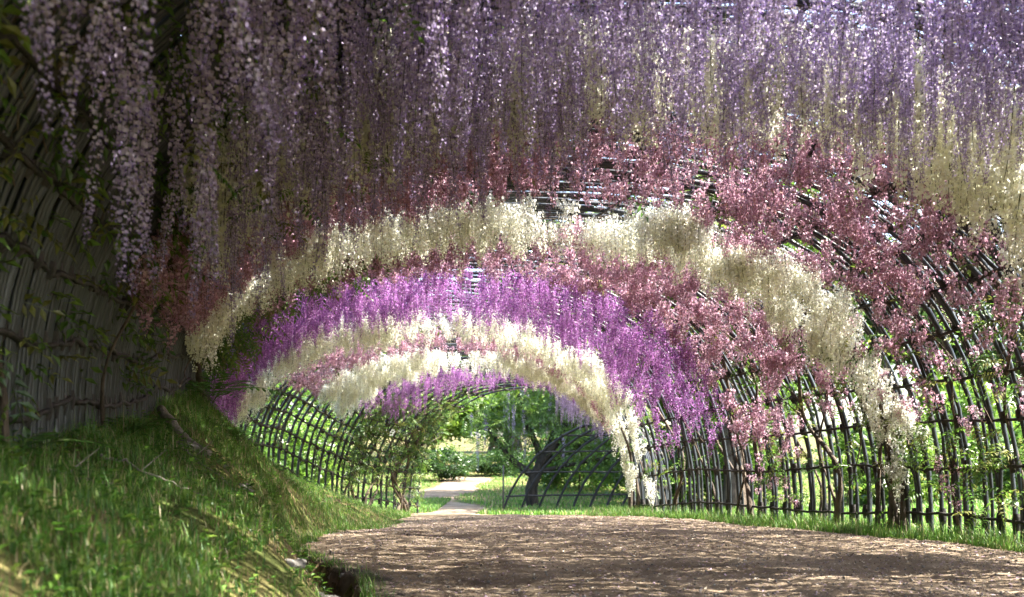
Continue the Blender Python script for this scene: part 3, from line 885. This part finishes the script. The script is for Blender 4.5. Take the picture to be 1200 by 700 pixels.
def tree(name, label, cat, x, y, h, r, kind, group=None, zr=None, trunk=True, bottom=.3):
    z = float(ground_z(x, y))
    t = empty(name, (x, y, z), rng.uniform(0, 6.283)); tag(t, label, cat, group)
    me, c = CR[kind]
    ch = (h*(1-bottom))/2/.95
    link('crown', me, t, (0, 0, h-ch*1.0), None, (r, r, ch/.85))
    mb = MB()
    top = h*.75
    f = np.linspace(0, 1, 9)
    P = np.stack([.05*r*np.sin(f*4), .05*r*np.cos(f*3), top*f-.1], 1)
    tr = .035*h*(.5 if name == 'shrub' else 1)
    mb.add(*tube(P, tr*(1-.75*f)*(1+.6*np.exp(-f*14)), 8))
    for i in range(7):
        e = c[i*5 % len(c)]*np.array((r, r, ch/.85))*.8+np.array((0, 0, h-ch)); s = P[3+i % 5]
        hq = np.linspace(0, 1, 6)[:, None]
        mb.add(*tube(s*(1-hq)+e*hq+np.array((0, 0, .1*h))*hq*(1-hq), np.linspace(tr*.4, tr*.08, 6), 5))
    V, Q, C = mb.get(); mk('trunk', V, Q, None, M_bark, t, True)
    return t

tree('shade_tree', 'tall spreading tree overhanging the tunnel exit behind the right wall', 'tree', 4.6, 34.5, 9.5, 4.3, 4, bottom=.42)
tree('shade_tree', 'tall tree close outside the right wall, shading the exit', 'tree', 6.4, 29.0, 9.5, 3.6, 1, bottom=.45)
G1 = 'trees beyond the meadow'
for (x, y, h, r, k, lab) in [
    (-9, 60, 9, 4.5, 0, 'tall rounded tree beyond the meadow at the left of the exit gap'),
    (-4.2, 56, 5.5, 3.2, 1, 'bright yellow green tree beyond the meadow, in the left of the exit gap'),
    (-.5, 62, 7.5, 3.8, 0, 'mid green tree in the middle of the row beyond the meadow'),
    (3.2, 58, 6.5, 3.6, 1, 'light green tree beyond the meadow, behind the gnarled wisteria tree'),
    (7.5, 60, 8, 4.2, 3, 'broad green tree beyond the meadow, behind the lattice frame'),
    (12, 57, 7, 4, 1, 'bright green tree at the right end of the row beyond the meadow')]:
    tree('broadleaf_tree', lab, 'tree', x, y, h, r, k, G1)
for i, (x, y) in enumerate([(-22, 66), (-15, 74), (-30, 58), (0, 78), (8, 80), (18, 68), (26, 60), (34, 50), (-8, 82), (16, 84), (-2, 95), (42, 38), (-40, 45), (-46, 30), (10, 98), (-20, 92)]):
    tree('forest_tree', 'dense dark tree of the wood behind the meadow', 'tree', x, y, rng.uniform(11, 15), rng.uniform(5, 7), [2, 5, 3][i % 3], 'trees of the wood behind the meadow')
for (x, y, h, r, k, lab) in [
    (-3.3, 46, 1.5, 1.5, 2, 'dark low shrub at the far edge of the meadow, left of the path'),
    (-.6, 51, 1.3, 1.6, 5, 'low rounded shrub at the far edge of the meadow'),
    (2.6, 40, 2.6, 1.9, 0, 'leafy shrub growing behind the gnarled wisteria tree'),
    (4.8, 36, 2.7, 2.0, 4, 'leafy shrub growing behind the right of the lattice frame'),
    (6.4, 31, 2.6, 1.9, 0, 'tall leafy shrub close behind the right wall beyond the exit')]:
    tree('shrub', lab, 'shrub', x, y, h, r, k, 'shrubs beyond the exit', bottom=.02)
for i, (x, y, h, r) in enumerate([(15.5, 10, 3.0, 1.9), (12.0, 13.5, 1.7, 1.3), (16.5, 16.5, 3.4, 2.2), (11.0, 20.5, 1.8, 1.4), (14.5, 23, 3.2, 2.1), (10.0, 26, 2.4, 1.7), (19.5, 12, 4.2, 2.7), (21, 20, 4.8, 3.0), (13.5, 30, 3.8, 2.5), (19, 28, 4.6, 3.0), (24, 15, 5, 3.2)]):
    tree('shrub', 'leafy shrub on the bright lawn outside the right wall', 'shrub', x, y, h, r, [1, 4, 1, 0][i % 4], 'shrubs outside the right wall', bottom=.02)
for i, (x, y, h, r) in enumerate([(-9.5, 20, 2.0, 1.7), (-11, 25, 3.0, 2.2), (-9, 30, 2.6, 2.0), (-13, 33, 4.5, 3.0), (-8, 36, 2.8, 2.2), (-14.5, 26, 5, 3.0), (-10, 42, 4.5, 3)]):
    tree('shrub', 'leafy shrub on the lawn behind the left fence', 'shrub', x, y, h, r, [0, 1, 3][i % 3], 'shrubs behind the left fence', bottom=.02)
for i, (x, y, h, r) in enumerate([(-4.3, 3.0, 3.2, 1.6), (-4.8, 6.0, 3.4, 1.8), (-5.4, 8.8, 3.2, 1.8), (-6.0, 11.6, 2.8, 1.6), (-3.9, .5, 3.2, 1.5)]):  # shrubs added behind the canes so the gaps stay dark
    tree('shrub', 'dark shrub added outside the cane wall to darken its gaps', 'shrub', x, y, h, r, [2, 5][i % 2], 'shrubs outside the cane wall', bottom=.0)

# gnarled wisteria tree at the exit
tx, ty = .62, 30.0
M_dbark = solid('dark_bark', (.012, .010, .008), (.05, .04, .03), 14, .85, .9, (1, 1, .35))
wt = empty('wisteria_tree', (tx, ty, float(ground_z(tx, ty))))
wt.scale = (1.25, 1.25, 1.25)
tag(wt, 'gnarled dark wisteria tree with forking limbs on the meadow beyond the exit', 'tree')
def limb(P, r0, r1, n=16, wig=.05):
    P = np.array(P, float); t = np.linspace(0, 1, len(P)); f = np.linspace(0, 1, n)
    q = np.stack([np.interp(f, t, P[:, k]) for k in range(3)], 1)
    kk = np.array([.25, .5, .25])
    for _ in range(3):
        q[1:-1] = .25*q[:-2]+.5*q[1:-1]+.25*q[2:]
    q += wig*np.stack([np.sin(f*9+P[0, 0]*7+P[-1, 0]*3), np.sin(f*7+1+P[-1, 0]*5), .5*np.sin(f*11)], 1)*np.minimum(f, .4)[:, None]
    return tube(q, np.linspace(r0, r1, n), 8), q
(vq, q0) = limb([(0, 0, -.1), (-.05, 0, .35), (.1, 0, .8), (.2, 0, 1.1)], .16, .12); mk('trunk', *vq, None, M_dbark, wt, True)
tips = []
for pts, r in [([(.05, 0, .7), (-.45, .1, 1.05), (-.85, 0, 1.5), (-1.15, .1, 2.1)], .10), ([(.2, 0, 1.0), (.1, .2, 1.5), (-.2, .1, 2.1), (-.35, 0, 2.7)], .10),
               ([(.2, 0, 1.05), (.6, -.1, 1.55), (.9, 0, 2.1), (1.5, .1, 2.6)], .12), ([(.2, 0, 1.0), (.9, .2, 1.3), (1.6, .1, 1.75), (2.3, 0, 2.05)], .09),
               ([(.1, 0, .8), (.9, -.3, 1.0), (1.7, -.4, 1.15), (2.5, -.3, 1.0)], .06), ([(.2, 0, 1.0), (.55, .4, 1.9), (.7, .5, 2.7)], .08)]:
    vq, q = limb(pts, r, r*.3); mk('limb', *vq, None, M_dbark, wt, True)
    tips += [q[i] for i in range(6, 16)]
tips = np.array(tips)
n = 1500
P = tips[rng.integers(0, len(tips), n)]+rng.normal(0, .28, (n, 3))+np.array((0, 0, .22))
V, Q, C = scatter_mass(LEAF, rng.integers(0, 4, n), P, np.stack([rng.normal(-.3, .5, n), rng.normal(0, .5, n), rng.uniform(0, 6.28, n)], 1), rng.uniform(1.0, 1.6, n))
mk('foliage', V, Q, C, M_leaf, wt)
cand = tips[(tips[:, 2] > 1.7)]
P = cand[rng.integers(0, len(cand), 80)]+rng.normal(0, .2, (80, 3))+np.array((-.15, 0, .1))
for i in range(80):
    link('raceme', VAR['lilac'][rng.integers(0, 4)][1], wt, P[i], (0, 0, rng.uniform(0, 6.28)), (rng.uniform(.6, .9),)*3)

# leaning lattice frame at the exit
lf = empty('lattice_frame', (0, 28, float(ground_z(0, 28))))
tag(lf, 'curved dark lattice frame leaning to the right behind the gnarled tree', 'lattice')
ll = np.array(lf.location)
def lat(sv, tv):     # sv along the base, tv up the curve
    sv = np.asarray(sv, float); tv = np.asarray(tv, float); sv, tv = np.broadcast_arrays(sv, tv)
    bx, by = -.25+4.4*sv, 28.0+1.2*sv
    a = tv*1.25
    rad = 2.75
    x = bx+(2.3*(1-np.cos(a))+.75*np.sin(a)); y = by-.7*(1-np.cos(a))
    return np.stack([x, y, ground_z(bx, by)-.05+rad*np.sin(a)*.92], -1)
tv = np.linspace(0, 1, 18)
for sv in np.linspace(0, 1, 10):
    V, Q = tube(lat(np.full(18, sv), tv)+rng.normal(0, .008, (18, 3)), .036, 6); mk('rib', V-ll, Q, None, M_iron, lf, True)
for t_ in (.14, .36, .58, .8, 1.0):
    V, Q = tube(lat(np.linspace(-.02, 1.02, 20), np.full(20, t_))+rng.normal(0, .006, (20, 3)), .028, 6); mk('rail', V-ll, Q, None, M_iron, lf, True)

# thin post on the meadow
px, py = -.24, 27.6
pz = float(ground_z(px, py))
V, Q = tube([(0, 0, -.2), (0, 0, .4), (0, 0, .8), (.005, 0, 1.25)], .022, 8, True)
tag(mk('post', V, Q, None, M_post, None, True, (px, py, pz)), 'thin dark upright post standing alone in the exit gap', 'post')
